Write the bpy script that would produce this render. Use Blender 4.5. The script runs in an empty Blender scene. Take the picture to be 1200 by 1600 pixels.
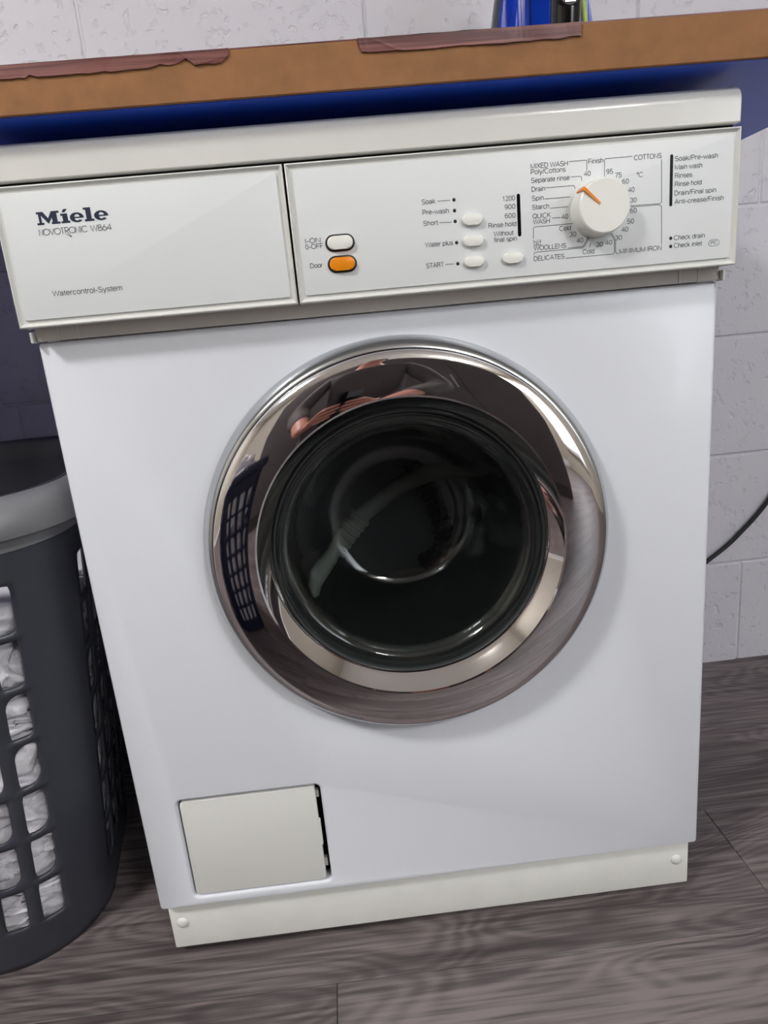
import bpy, bmesh, math, random
from mathutils import Vector, Matrix, noise
from math import pi, sin, cos, radians

# ------------------------------------------------------------------ camera
SC = bpy.context.scene
COL = SC.collection
CAM_POS = Vector((-.0436, -.6125, .6603))
AX_R = Vector((.99369, -.06752, -.08922)); AX_U = Vector((.10362, .25602, .96110)); AX_F = Vector((.04205, .96431, -.26143))
cd = bpy.data.cameras.new('camera'); cam = bpy.data.objects.new('camera', cd); COL.objects.link(cam)
cd.sensor_fit = 'VERTICAL'; cd.sensor_height = 36; cd.sensor_width = 27
cd.lens = 1060 / 1600 * 36; cd.clip_start = .004; cd.clip_end = 50
M3 = Matrix((AX_R, AX_U, -AX_F)).transposed()
cam.matrix_world = Matrix.Translation(CAM_POS) @ M3.to_4x4()
SC.camera = cam

# ------------------------------------------------------------------ light and exposure
w = bpy.data.worlds.new('daylight'); SC.world = w; w.use_nodes = True
w.node_tree.nodes['Background'].inputs[0].default_value = (.72, .82, 1, 1)
w.node_tree.nodes['Background'].inputs[1].default_value = 1.0
def area(name, loc, target, sx, sy, power, color):
    d = bpy.data.lights.new(name, 'AREA'); d.shape = 'RECTANGLE'; d.size = sx; d.size_y = sy
    d.energy = power; d.color = color
    o = bpy.data.objects.new(name, d); COL.objects.link(o); o.location = loc
    o.rotation_euler = (Vector(target) - Vector(loc)).to_track_quat('-Z', 'Y').to_euler()
    return o
for lx, ly, sz, down, up in ((-1.5, -1.35, .34, 42, 24), (1.25, -2.55, .4, 38, 24)):      # hanging lamps; the upward light is added to brighten the ceiling
    area('ceiling_lamp_light', (lx, ly, 2.335), (lx, ly, 0), sz, sz, down, (1, .99, .985))
    area('added_ceiling_fill', (lx, ly, 2.402), (lx, ly, 3), sz, sz, up, (1, .99, .985))
area('window_light', (2.27, -2.5, 1.2), (0, -1.9, .7), 1.5, 1.6, 27, (.82, .91, 1))
SC.view_settings.view_transform = 'Standard'; SC.view_settings.look = 'None'
SC.view_settings.gamma = 1; SC.view_settings.use_curve_mapping = False
SC.view_settings.exposure = .2

# ------------------------------------------------------------------ helpers
def lin(c):
    f = lambda v: v / 12.92 if v <= .04045 else ((v + .055) / 1.055) ** 2.4
    return tuple(f(v / 255) for v in c) + (1,)
def mat(name, rgb, rough=.5, metal=0, spec=.5, coat=0, bump=None, var=None):
    """bump = (scale, strength, distance); var = (scale, amount) gentle colour variation"""
    m = bpy.data.materials.new(name); m.use_nodes = True
    nt = m.node_tree; b = nt.nodes['Principled BSDF']
    b.inputs['Base Color'].default_value = lin(rgb)
    b.inputs['Roughness'].default_value = rough; b.inputs['Metallic'].default_value = metal
    b.inputs['Specular IOR Level'].default_value = spec; b.inputs['Coat Weight'].default_value = coat
    b.inputs['Coat Roughness'].default_value = .06
    if bump or var: tc = nt.nodes.new('ShaderNodeTexCoord')
    if var:
        n = nt.nodes.new('ShaderNodeTexNoise'); n.inputs['Scale'].default_value = var[0]; n.inputs['Detail'].default_value = 6
        r = nt.nodes.new('ShaderNodeValToRGB')
        c = lin(rgb); k = var[1]
        r.color_ramp.elements[0].color = tuple(v * (1 - k) for v in c[:3]) + (1,)
        r.color_ramp.elements[1].color = tuple(min(1, v * (1 + k)) for v in c[:3]) + (1,)
        r.color_ramp.elements[0].position = .3; r.color_ramp.elements[1].position = .7
        nt.links.new(tc.outputs['Object'], n.inputs['Vector']); nt.links.new(n.outputs[0], r.inputs[0])
        nt.links.new(r.outputs[0], b.inputs['Base Color'])
    if bump:
        n = nt.nodes.new('ShaderNodeTexNoise'); n.inputs['Scale'].default_value = bump[0]; n.inputs['Detail'].default_value = 5
        bp = nt.nodes.new('ShaderNodeBump'); bp.inputs['Strength'].default_value = bump[1]; bp.inputs['Distance'].default_value = bump[2]
        nt.links.new(tc.outputs['Object'], n.inputs['Vector']); nt.links.new(n.outputs[0], bp.inputs['Height'])
        nt.links.new(bp.outputs[0], b.inputs['Normal'])
    return m
def obj(name, bm, m, parent=None, smooth=None):
    me = bpy.data.meshes.new(name)
    if isinstance(bm, bmesh.types.BMesh):
        bmesh.ops.recalc_face_normals(bm, faces=bm.faces[:]); bm.to_mesh(me); bm.free()
    else: me = bm
    if not me.materials: me.materials.append(m)
    o = bpy.data.objects.new(name, me); COL.objects.link(o)
    if parent: o.parent = parent
    if smooth is not None:
        me.shade_smooth()
        if smooth < 179: me.set_sharp_from_angle(angle=radians(smooth))
    return o
def empty(name, loc=(0, 0, 0), rz=0):
    o = bpy.data.objects.new(name, None); COL.objects.link(o); o.location = loc; o.rotation_euler = (0, 0, rz)
    o.empty_display_size = .05; return o
def tag(o, label=None, cat=None, group=None, kind=None):
    if label: o['label'] = label
    if cat: o['category'] = cat
    if group: o['group'] = group
    if kind: o['kind'] = kind
    return o
def box(bm, x0, x1, y0, y1, z0, z1, bev=0, seg=2):
    r = bmesh.ops.create_cube(bm, size=1, matrix=Matrix.Translation(((x0+x1)/2, (y0+y1)/2, (z0+z1)/2)) @ Matrix.Diagonal((x1-x0, y1-y0, z1-z0, 1)))
    if bev:
        es = list({e for v in r['verts'] for e in v.link_edges})
        bmesh.ops.bevel(bm, geom=es, offset=bev, segments=seg, affect='EDGES', profile=.5)
def B(*a, **k):
    bm = bmesh.new(); box(bm, *a, **k); return bm
def lathe(bm, prof, cx, cz, seg=128, closed=False):
    """profile of (r, y) revolved around the y axis through (cx, cz)"""
    rings = []
    for r, y in prof:
        if r < 1e-6: rings.append([bm.verts.new((cx, y, cz))])
        else: rings.append([bm.verts.new((cx + r*cos(2*pi*i/seg), y, cz + r*sin(2*pi*i/seg))) for i in range(seg)])
    pairs = list(zip(rings, rings[1:])) + ([(rings[-1], rings[0])] if closed else [])
    for a, b in pairs:
        for i in range(seg):
            j = (i+1) % seg
            if len(a) == 1 and len(b) == 1: continue
            if len(a) == 1: bm.faces.new((a[0], b[i], b[j]))
            elif len(b) == 1: bm.faces.new((a[i], a[j], b[0]))
            else: bm.faces.new((a[i], a[j], b[j], b[i]))
    return bm
def smooth_path(pts, n=8):
    """Catmull-Rom through pts"""
    P = [Vector(p) for p in pts]; P = [2*P[0]-P[1]] + P + [2*P[-1]-P[-2]]; out = []
    for i in range(1, len(P)-2):
        for k in range(n):
            t = k/n; a, b, c, d = P[i-1:i+3]
            out.append(.5*((2*b)+(c-a)*t+(2*a-5*b+4*c-d)*t*t+(3*b-a-3*c+d)*t**3))
    out.append(P[-2]); return out
def tube(bm, pts, rad, seg=12):
    rad = rad if isinstance(rad, (list, tuple)) else [rad]*len(pts)
    prev = None; n = None; first = None
    for i, p in enumerate(pts):
        t = (pts[min(i+1, len(pts)-1)] - pts[max(i-1, 0)]).normalized()
        if n is None: n = t.orthogonal().normalized()
        n = (n - t*n.dot(t)).normalized(); b = t.cross(n)
        ring = [bm.verts.new(p + rad[i]*(n*cos(2*pi*k/seg) + b*sin(2*pi*k/seg))) for k in range(seg)]
        if prev:
            for k in range(seg): bm.faces.new((prev[k], prev[(k+1) % seg], ring[(k+1) % seg], ring[k]))
        else: bm.faces.new(ring[::-1])
        prev = ring
    bm.faces.new(prev); return bm
def prism(bm, poly, y0, y1, bev=0, seg=2):
    """polygon of (x, z) from y0 (front) back to y1; bev rounds the front edge"""
    f = [bm.verts.new((x, y0, z)) for x, z in poly]; g = [bm.verts.new((x, y1, z)) for x, z in poly]
    ff = bm.faces.new(f); bm.faces.new(g[::-1]); n = len(f)
    for i in range(n): bm.faces.new((f[i], g[i], g[(i+1) % n], f[(i+1) % n]))
    if bev: bmesh.ops.bevel(bm, geom=list(ff.edges), offset=bev, segments=seg, affect='EDGES', profile=.5)
def stadium(cx, cz, hw, hh, n=10):
    c = hw - hh
    return [(cx+c+hh*cos(a), cz+hh*sin(a)) for a in [-pi/2+pi*i/n for i in range(n+1)]] + \
           [(cx-c+hh*cos(a), cz+hh*sin(a)) for a in [pi/2+pi*i/n for i in range(n+1)]]
def rrect(x0, x1, z0, z1, r, n=5):
    out = []
    for cx, cz, a0 in ((x1-r, z0+r, -pi/2), (x1-r, z1-r, 0), (x0+r, z1-r, pi/2), (x0+r, z0+r, pi)):
        out += [(cx+r*cos(a0+pi/2*i/n), cz+r*sin(a0+pi/2*i/n)) for i in range(n+1)]
    return out
def copy_tree(o, parent=None):
    c = o.copy(); COL.objects.link(c)
    if parent: c.parent = parent
    for ch in list(o.children): copy_tree(ch, c)
    return c
def evaluated_mesh(o):
    dg = bpy.context.evaluated_depsgraph_get(); dg.update()
    me = bpy.data.meshes.new_from_object(o.evaluated_get(dg)); return me

# ------------------------------------------------------------------ materials
M = {}
M['enamel'] = mat('white_enamel', (222, 225, 232), .32, coat=.15)
M['ivory'] = mat('ivory_plastic', (217, 217, 213), .36)
M['plate'] = mat('panel_plate', (221, 224, 225), .42, coat=0, bump=(18, .03, .002))
M['lid'] = mat('lid_enamel', (220, 219, 214), .3, coat=.2, var=(9, .03))
M['plinth'] = mat('plinth_enamel', (226, 226, 221), .42, var=(30, .03))
M['strip'] = mat('strip_plastic', (205, 200, 193), .5)
M['button'] = mat('button_plastic', (232, 232, 226), .35)
M['orange'] = mat('orange_plastic', (226, 134, 12), .32)
M['black'] = mat('black_plastic', (18, 18, 20), .45)
M['ink'] = mat('grey_ink', (72, 74, 80), .5)
M['navy_ink'] = mat('navy_ink', (34, 42, 64), .4)
M['chrome'] = mat('polished_chrome', (220, 216, 217), .035, 1)
M['satin'] = mat('satin_chrome', (190, 192, 194), .2, 1)
M['rubber'] = mat('black_rubber', (44, 47, 48), .5)
M['drum'] = mat('drum_steel', (120, 124, 128), .34, 1)
M['dark'] = mat('gap_shade_black', (10, 10, 11), .8)  # near-black; painted shade for the lid gap and flap recess
M['hose_grey'] = mat('grey_hose', (150, 152, 146), .5)
M['hose_black'] = mat('black_hose', (34, 35, 38), .35)
M['mdf'] = mat('fibreboard', (140, 98, 62), .85, bump=(900, .35, .0006), var=(55, .12))
M['blue'] = mat('blue_laminate', (24, 78, 205), .38)
M['veneer'] = mat('mahogany_veneer', (112, 62, 58), .42)
M['basket'] = mat('slate_plastic', (58, 60, 68), .36)
M['rim'] = mat('pale_grey_plastic', (122, 122, 125), .34)
M['navy'] = mat('navy_plastic', (30, 38, 66), .36)
M['cloth'] = mat('white_cotton', (226, 223, 229), .9, bump=(420, .4, .002))
M['cable'] = mat('black_cable', (22, 25, 25), .4)
M['paint'] = mat('cream_paint', (196, 190, 178), .8)
M['ceil'] = mat('ceiling_paint', (242, 240, 233), .9)
M['iron_blue'] = mat('blue_gloss_plastic', (18, 62, 190), .18, coat=.3)
M['iron_grey'] = mat('grey_plastic', (92, 96, 102), .4)
M['gloss_black'] = mat('gloss_black_plastic', (10, 10, 12), .15)
M['lime'] = mat('lime_cord', (196, 222, 120), .5)
M['cloth_taupe'] = mat('taupe_fabric', (92, 86, 86), .8)
M['cabinet'] = mat('taupe_laminate', (84, 78, 78), .4)
M['skin'] = mat('skin', (214, 150, 132), .5)
M['hair'] = mat('brown_hair', (52, 38, 30), .6)
M['white'] = mat('lamp_white', (235, 235, 235), .5)
g = bpy.data.materials.new('door_glass'); g.use_nodes = True; M['glass'] = g
gb = g.node_tree.nodes['Principled BSDF']; gb.inputs['Transmission Weight'].default_value = 1; gb.inputs['IOR'].default_value = 1.47
gn = g.node_tree; df = gn.nodes.new('ShaderNodeBsdfDiffuse'); df.inputs[0].default_value = (.5, .56, .55, 1); mx = gn.nodes.new('ShaderNodeMixShader'); mx.inputs[0].default_value = .007   # faint haze mixed in for the bowl's grey reflections and dusty look
gn.links.new(gb.outputs[0], mx.inputs[1]); gn.links.new(df.outputs[0], mx.inputs[2]); gn.links.new(mx.outputs[0], gn.nodes['Material Output'].inputs[0])
gb.inputs['Roughness'].default_value = .01; gb.inputs['Base Color'].default_value = (.84, .89, .88, 1)

def emission(name, color, s):
    m = bpy.data.materials.new(name); m.use_nodes = True; b = m.node_tree.nodes['Principled BSDF']
    b.inputs['Base Color'].default_value = (.8, .8, .8, 1)
    b.inputs['Emission Color'].default_value = color; b.inputs['Emission Strength'].default_value = s; return m
M['lamp_glow'] = emission('lamp_diffuser', (1, .97, .93, 1), 6)
M['pane_glow'] = emission('daylit_pane', (.86, .93, 1, 1), 0.9)

def wood():
    m = bpy.data.materials.new('grey_oak_laminate'); m.use_nodes = True; nt = m.node_tree; N = nt.nodes; L = nt.links
    b = N['Principled BSDF']; tc = N.new('ShaderNodeTexCoord'); oi = N.new('ShaderNodeObjectInfo')
    mul = N.new('ShaderNodeVectorMath'); mul.operation = 'SCALE'; mul.inputs[0].default_value = (7.3, 3.1, 5.7); L.new(oi.outputs['Random'], mul.inputs['Scale'])
    add = N.new('ShaderNodeVectorMath'); L.new(tc.outputs['Object'], add.inputs[0]); L.new(mul.outputs[0], add.inputs[1])
    def nz(scale, detail, vec, dist=0):
        mp = N.new('ShaderNodeMapping'); mp.inputs['Scale'].default_value = scale; L.new(vec, mp.inputs['Vector'])
        n = N.new('ShaderNodeTexNoise'); n.inputs['Scale'].default_value = 1; n.inputs['Detail'].default_value = detail; n.inputs['Distortion'].default_value = dist
        L.new(mp.outputs[0], n.inputs['Vector']); return n
    # growth rings: contour lines of a stretched height field
    h = nz((2.2, 9, 1), 2, add.outputs[0], .3)
    k = N.new('ShaderNodeMath'); k.operation = 'MULTIPLY'; k.inputs[1].default_value = 150; L.new(h.outputs[0], k.inputs[0])
    s = N.new('ShaderNodeMath'); s.operation = 'SINE'; L.new(k.outputs[0], s.inputs[0])
    fine = nz((9, 260, 1), 7, add.outputs[0]); mid = nz((3, 95, 1), 7, add.outputs[0], .4); big = nz((1.3, 7, 1), 3, add.outputs[0])
    def ma(op, a, v, c=None):
        n = N.new('ShaderNodeMath'); n.operation = op; L.new(a, n.inputs[0])
        if isinstance(v, float): n.inputs[1].default_value = v
        else: L.new(v, n.inputs[1])
        return n.outputs[0]
    tot = ma('ADD', ma('ADD', ma('MULTIPLY', s.outputs[0], .055), ma('MULTIPLY', fine.outputs[0], .62)), ma('ADD', ma('MULTIPLY', mid.outputs[0], .5), ma('MULTIPLY', big.outputs[0], .5)))
    r = N.new('ShaderNodeValToRGB'); L.new(tot, r.inputs[0]); e = r.color_ramp.elements
    e[0].position = .5; e[0].color = lin((48, 41, 43)); e[1].position = 1.0; e[1].color = lin((126, 116, 116))
    x = e.new(.74); x.color = lin((82, 74, 75))
    L.new(r.outputs[0], b.inputs['Base Color']); b.inputs['Roughness'].default_value = .48
    bp = N.new('ShaderNodeBump'); bp.inputs['Strength'].default_value = .25; bp.inputs['Distance'].default_value = .0006
    L.new(tot, bp.inputs['Height']); L.new(bp.outputs[0], b.inputs['Normal'])
    return m
M['wood'] = wood()
def blockpaint():
    m = bpy.data.materials.new('painted_block'); m.use_nodes = True; nt = m.node_tree; N = nt.nodes; L = nt.links
    b = N['Principled BSDF']; b.inputs['Base Color'].default_value = lin((205, 204, 213)); b.inputs['Roughness'].default_value = .55
    tc = N.new('ShaderNodeTexCoord'); oi = N.new('ShaderNodeObjectInfo'); add = N.new('ShaderNodeVectorMath')
    sc = N.new('ShaderNodeVectorMath'); sc.operation = 'SCALE'; sc.inputs[0].default_value = (3, 5, 4); L.new(oi.outputs['Random'], sc.inputs['Scale'])
    L.new(tc.outputs['Object'], add.inputs[0]); L.new(sc.outputs[0], add.inputs[1])
    n1 = N.new('ShaderNodeTexNoise'); n1.inputs['Scale'].default_value = 150; n1.inputs['Detail'].default_value = 4; L.new(add.outputs[0], n1.inputs['Vector'])
    n2 = N.new('ShaderNodeTexNoise'); n2.inputs['Scale'].default_value = 68; n2.inputs['Detail'].default_value = 8; L.new(add.outputs[0], n2.inputs['Vector'])
    r2 = N.new('ShaderNodeValToRGB'); r2.color_ramp.elements[0].position = .32; r2.color_ramp.elements[1].position = .43; L.new(n2.outputs[0], r2.inputs[0])
    a = N.new('ShaderNodeMath'); a.operation = 'MULTIPLY_ADD'; a.inputs[1].default_value = .35; L.new(n1.outputs[0], a.inputs[0]); L.new(r2.outputs[0], a.inputs[2])
    bp = N.new('ShaderNodeBump'); bp.inputs['Strength'].default_value = .55; bp.inputs['Distance'].default_value = .0022
    L.new(a.outputs[0], bp.inputs['Height']); L.new(bp.outputs[0], b.inputs['Normal']); return m
M['block'] = blockpaint()
def veneer():
    m = M['veneer']; nt = m.node_tree; N = nt.nodes; L = nt.links; b = N['Principled BSDF']
    tc = N.new('ShaderNodeTexCoord'); mp = N.new('ShaderNodeMapping'); mp.inputs['Scale'].default_value = (8, 60, 380)
    n = N.new('ShaderNodeTexNoise'); n.inputs['Scale'].default_value = 1; n.inputs['Detail'].default_value = 4
    r = N.new('ShaderNodeValToRGB'); e = r.color_ramp.elements
    e[0].position = .38; e[0].color = lin((78, 36, 36)); e[1].position = .72; e[1].color = lin((142, 90, 84))
    L.new(tc.outputs['Object'], mp.inputs['Vector']); L.new(mp.outputs[0], n.inputs['Vector']); L.new(n.outputs[0], r.inputs[0]); L.new(r.outputs[0], b.inputs['Base Color'])
veneer()

# profile of the chrome ring as (radius, depth)
BEZEL = [(.1790, -.006), (.1800, -.0195), (.1797, -.0232), (.1784, -.0258), (.1758, -.0275), (.1715, -.0286), (.165, -.0297), (.158, -.0306), (.151, -.0313), (.145, -.0317), (.1415, -.0318), (.1399, -.0311), (.1389, -.0297), (.1360, -.0258), (.1310, -.0196), (.1275, -.0156), (.1265, -.0132), (.134, -.0080), (.150, -.012)]
HOSE = [(-.1436, .185, .30), (-.1036, .19, .3698), (-.0625, .20, .4168), (-.0059, .21, .4579), (.0452, .22, .4776), (.1147, .24, .4831), (.17, .25, .478)]
CUFF = [(-.0800, .2, .394), (-.0370, .205, .438)]
HOSE2 = [(.0377, .3, .4815), (.0608, .3, .4337), (.0742, .29, .3886), (.0717, .29, .3511), (.0441, .3, .3316)]
BK2 = [(-.62, -.80, 0), radians(35)]

# ------------------------------------------------------------------ the room
WY = .507; XL, XR, YF, ZC = -2.7, 2.3, -3.6, 2.5
random.seed(4)
fl = tag(obj('floor', B(XL, XR, YF, WY+.1, -.06, -.0035), M['dark']), kind='structure')
PW = .18
def plank_mesh(L):
    return B(0, L, .0003, PW-.0003, -.012, 0, bev=.0006, seg=1)
pm = bpy.data.meshes.new('plank'); b_ = plank_mesh(1.2194); b_.to_mesh(pm); b_.free(); pm.materials.append(M['wood'])
row = 0
y = -.046 - 20*PW
starts = {19: -.114, 20: .380, 21: -.51, 22: .115}        # end joints seen in the photograph, row by row
i = 0
while y < WY:
    off = starts.get(i, random.uniform(0, 1.22)); x = off
    while x > XL: x -= 1.22
    while x < XR:
        p = bpy.data.objects.new('plank', pm); COL.objects.link(p); p.parent = fl; p.location = (x+.0003, y, 0); x += 1.22
    y += PW; i += 1

wb = tag(obj('wall_back', B(XL, XR, WY+.0024, WY+.2, -.06, ZC), M['block']), kind='structure')
rings = []
bm = bmesh.new(); box(bm, 0, .3975, 0, .05, 0, .1975, bev=.0032, seg=3)
blk = bpy.data.meshes.new('block'); bm.to_mesh(blk); bm.free(); blk.materials.append(M['block'])
for k in range(-1, 12):
    z = .195 + (k-1)*.2
    x = -.357 + (.2 if k % 2 == 0 else 0) - 2.4
    if k == -1: continue
    if k == 0: z = -.005
    while x < XR:
        if k == 2 and abs(x-.043-.2) < .01: x += .17                      # a longer block behind the machine
        if x + .4 > XL:
            o = bpy.data.objects.new('block', blk); COL.objects.link(o); o.parent = wb
            o.location = (x+.00125, WY + random.uniform(-.0012, .0008), z+.00125)
        x += .4
tag(obj('wall_left', B(XL-.12, XL, YF, WY, -.06, ZC), M['paint']), kind='structure')
tag(obj('wall_right', B(XR, XR+.12, YF, WY, -.06, ZC), M['paint']), kind='structure')
tag(obj('wall_front', B(XL-.12, XR+.12, YF-.12, YF, -.06, ZC), M['paint']), kind='structure')
tag(obj('ceiling', B(XL-.12, XR+.12, YF-.12, WY+.2, ZC, ZC+.1), M['ceil']), kind='structure')
tag(obj('baseboard_front', B(XL, XR, YF, YF+.015, 0, .09, bev=.003), M['white']), kind='structure')
tag(obj('baseboard_left', B(XL, XL+.015, YF+.02, WY-.01, 0, .09, bev=.003), M['white']), kind='structure')
win = tag(obj('window_1', B(XR-.012, XR, -3.3, -1.7, .40, 2.0, bev=.002), M['pane_glow']), kind='structure')
bm = bmesh.new()
for a in ((-3.36, -3.29, .34, 2.06), (-1.71, -1.64, .34, 2.06), (-3.36, -1.64, .34, .41), (-3.36, -1.64, 1.99, 2.06), (-2.53, -2.47, .34, 2.06)):
    box(bm, XR-.05, XR-.0005, a[0], a[1], a[2], a[3], bev=.004)
obj('window_frame', bm, M['white'], win)
for lx, ly, hs, lab in ((-1.5, -1.35, .17, 'square white ceiling lamp nearest the basket side'), (1.25, -2.55, .2, 'square white ceiling lamp far behind the camera')):
    cl = empty('ceiling_lamp', (lx, ly, ZC)); tag(cl, lab, 'lamp', 'ceiling lamps')
    obj('housing', B(-hs-.02, hs+.02, -hs-.02, hs+.02, -.155, -.105, bev=.006), M['white'], cl)
    obj('diffuser', B(-hs, hs, -hs, hs, -.160, -.1555, bev=.002), M['lamp_glow'], cl)
    for sx in (-hs, hs): obj('suspension_wire', B(sx-.002, sx+.002, -.002, .002, -.105, 0), M['satin'], cl)

# ------------------------------------------------------------------ washing machine
wm = empty('washing_machine'); tag(wm, 'white front-loading washing machine with a chrome porthole door', 'washing machine')
DX, DZ, HW = .0045, .4617, .2975
bm = bmesh.new()
for a in ((-HW+.001, -HW+.013, .0195, .485, .07, .795), (HW-.013, HW-.001, .0195, .485, .07, .795), (-HW+.013, HW-.013, .473, .485, .07, .795), (-HW+.013, HW-.013, .0195, .473, .07, .08), (-HW+.013, HW-.013, .0195, .473, .785, .795)):
    box(bm, *a)
obj('cabinet', bm, M['enamel'], wm)
# front sheet with the porthole and the pressed opening of the filter flap
FX0, FX1, FZ0, FZ1 = -.2572, -.1118, .0890, .2075
pan = obj('front_panel', B(-HW, HW, 0, .019, .0767, .6738), M['enamel'], wm)
cut = bmesh.new(); lathe(cut, [(0, -.05), (.184, -.05), (.184, .06), (0, .06)], DX, DZ, 96); bmesh.ops.recalc_face_normals(cut, faces=cut.faces[:])
prism(cut, rrect(FX0-.0016, FX1+.0016, FZ0-.0016, FZ1+.0016, .006), -.05, .06); bmesh.ops.recalc_face_normals(cut, faces=cut.faces[:])
cuo = obj('cut', cut, M['enamel'])
bo = pan.modifiers.new('b', 'BOOLEAN'); bo.object = cuo; bo.operation = 'DIFFERENCE'; bo.solver = 'EXACT'
bv = pan.modifiers.new('v', 'BEVEL'); bv.width = .0035; bv.segments = 4; bv.limit_method = 'ANGLE'; bv.angle_limit = radians(50)
me = evaluated_mesh(pan); pan.modifiers.clear(); pan.data = me; me.shade_smooth(); me.set_sharp_from_angle(angle=radians(28))
bpy.data.objects.remove(cuo)
obj('flap_recess_shade', B(FX0-.006, FX1+.006, .0192, .03, FZ0-.006, FZ1+.006), M['dark'], wm)  # near-black backing that paints the shade behind the flap opening
bm = bmesh.new(); prism(bm, rrect(FX0+.0012, FX1-.0042, FZ0+.0012, FZ1-.0016, .003), .0012, .008, bev=.0012, seg=3)
ff = obj('filter_flap', bm, M['ivory'], wm, 40); ff['label'] = 'ivory filter flap low on the front'
obj('finger_tab', B(FX1-.0052, FX1-.0026, .0008, .006, .134, .165, bev=.0006), M['ivory'], ff)
for z0, z1 in ((.100, .110), (.188, .196)): obj('hinge_clip', B(FX1-.0042, FX1-.0012, .009, .014, z0, z1), M['strip'], ff)
# plinth and feet
pl = obj('plinth', B(-.294, .294, .0115, .028, .0122, .085, bev=.0015), M['plinth'], wm, 40)
for sx in (-.2812, .2798):
    bm = bmesh.new(); lathe(bm, [(0, .0085), (.003, .0087), (.0052, .0096), (.0063, .0113), (.0063, .013)], sx, .046, 28); obj('screw_cap', bm, M['ivory'], pl, 60)
for fx in (-.25, .25):
    for fy in (.06, .43):
        bm = bmesh.new(); bmesh.ops.create_cone(bm, cap_ends=True, segments=20, radius1=.022, radius2=.016, depth=.03, matrix=Matrix.Translation((fx, fy, .015)))
        box(bm, fx-.012, fx+.012, fy-.012, fy+.012, .02, .075); obj('foot', bm, M['black'], wm)
# strip behind the fascia
st = obj('handle_strip', B(-.2955, .2955, -.0045, .012, .6742, .7, bev=.001), M['strip'], wm, 40)
for s in (-1, 1):
    obj('end_clip', B(min(s*.2965, s*.299), max(s*.2965, s*.299), -.0085, .004, .6735, .6825, bev=.0008), M['ivory'], st)
    a, b = sorted((s*.2592, s*.2600)); obj('strip_joint', B(a, b, -.0053, 0, .6742, .695), M['ivory'], st)
    a, b = sorted((s*.2762, s*.2768)); obj('strip_joint', B(a, b, -.0051, 0, .6742, .695), M['ivory'], st)
# lid
prof = [(-.0238, .7938), (-.0240, .8055)] + [(-.0120-.0120*cos(a), .8105+.0120*sin(a)) for a in [pi/2*i/8 for i in range(9)]] + [(.485, .8225), (.485, .7985), (-.016, .7985), (-.016, .7938)]
bm = bmesh.new()
v0 = [bm.verts.new((-HW-.0008, y, z)) for y, z in prof]; v1 = [bm.verts.new((HW+.0008, y, z)) for y, z in prof]
bm.faces.new(v0); bm.faces.new(v1[::-1]); n = len(prof)
for i in range(n): bm.faces.new((v0[i], v1[i], v1[(i+1) % n], v0[(i+1) % n]))
lid = obj('lid', bm, M['lid'], wm)
bv = lid.modifiers.new('v', 'BEVEL'); bv.width = .0012; bv.segments = 2; bv.limit_method = 'ANGLE'; bv.angle_limit = radians(60)
lid.data.shade_smooth(); lid.data.set_sharp_from_angle(angle=radians(35))
obj('lid_gap_shade', B(-.2972, .2972, -.014, .02, .7900, .7983), M['dark'], wm)  # solid near-black filler, stands in for shade under the lid

def fascia(name, x0, x1, z0, z1, label):
    bm = bmesh.new(); box(bm, x0, x1, -.0248, -.004, z0, z1)
    wd = .0046; fr = min(bm.faces, key=lambda f: f.calc_center_median().y)
    bmesh.ops.inset_region(bm, faces=[fr], thickness=wd)           # raised moulding round the plate
    ed = [e for e in bm.edges if all(v.co.y < -.02 for v in e.verts)]
    for v in fr.verts: v.co.y = -.0222
    bmesh.ops.bevel(bm, geom=[e for e in ed if not e.is_boundary and e.calc_face_angle(0) > .5], offset=.0011, segments=3, affect='EDGES', profile=.5)
    f = obj(name, bm, M['ivory'], wm, 35); f['label'] = label
    bm = bmesh.new(); prism(bm, rrect(x0+wd+.0009, x1-wd-.0009, z0+wd+.0014, z1-wd-.0009, .0008), -.0238, -.0222, bev=.0006, seg=2)
    obj('face_plate', bm, M['plate'], f, 40)
    return f
dd = fascia('dispenser_drawer', -.2986, -.0729, .6853, .7908, 'detergent drawer front with the maker name')
cp = fascia('control_panel', -.0711, .2986, .6853, .7908, 'control panel with dial, buttons and grey print')
PY = -.02395                                                        # where the print lies on the plates
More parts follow.
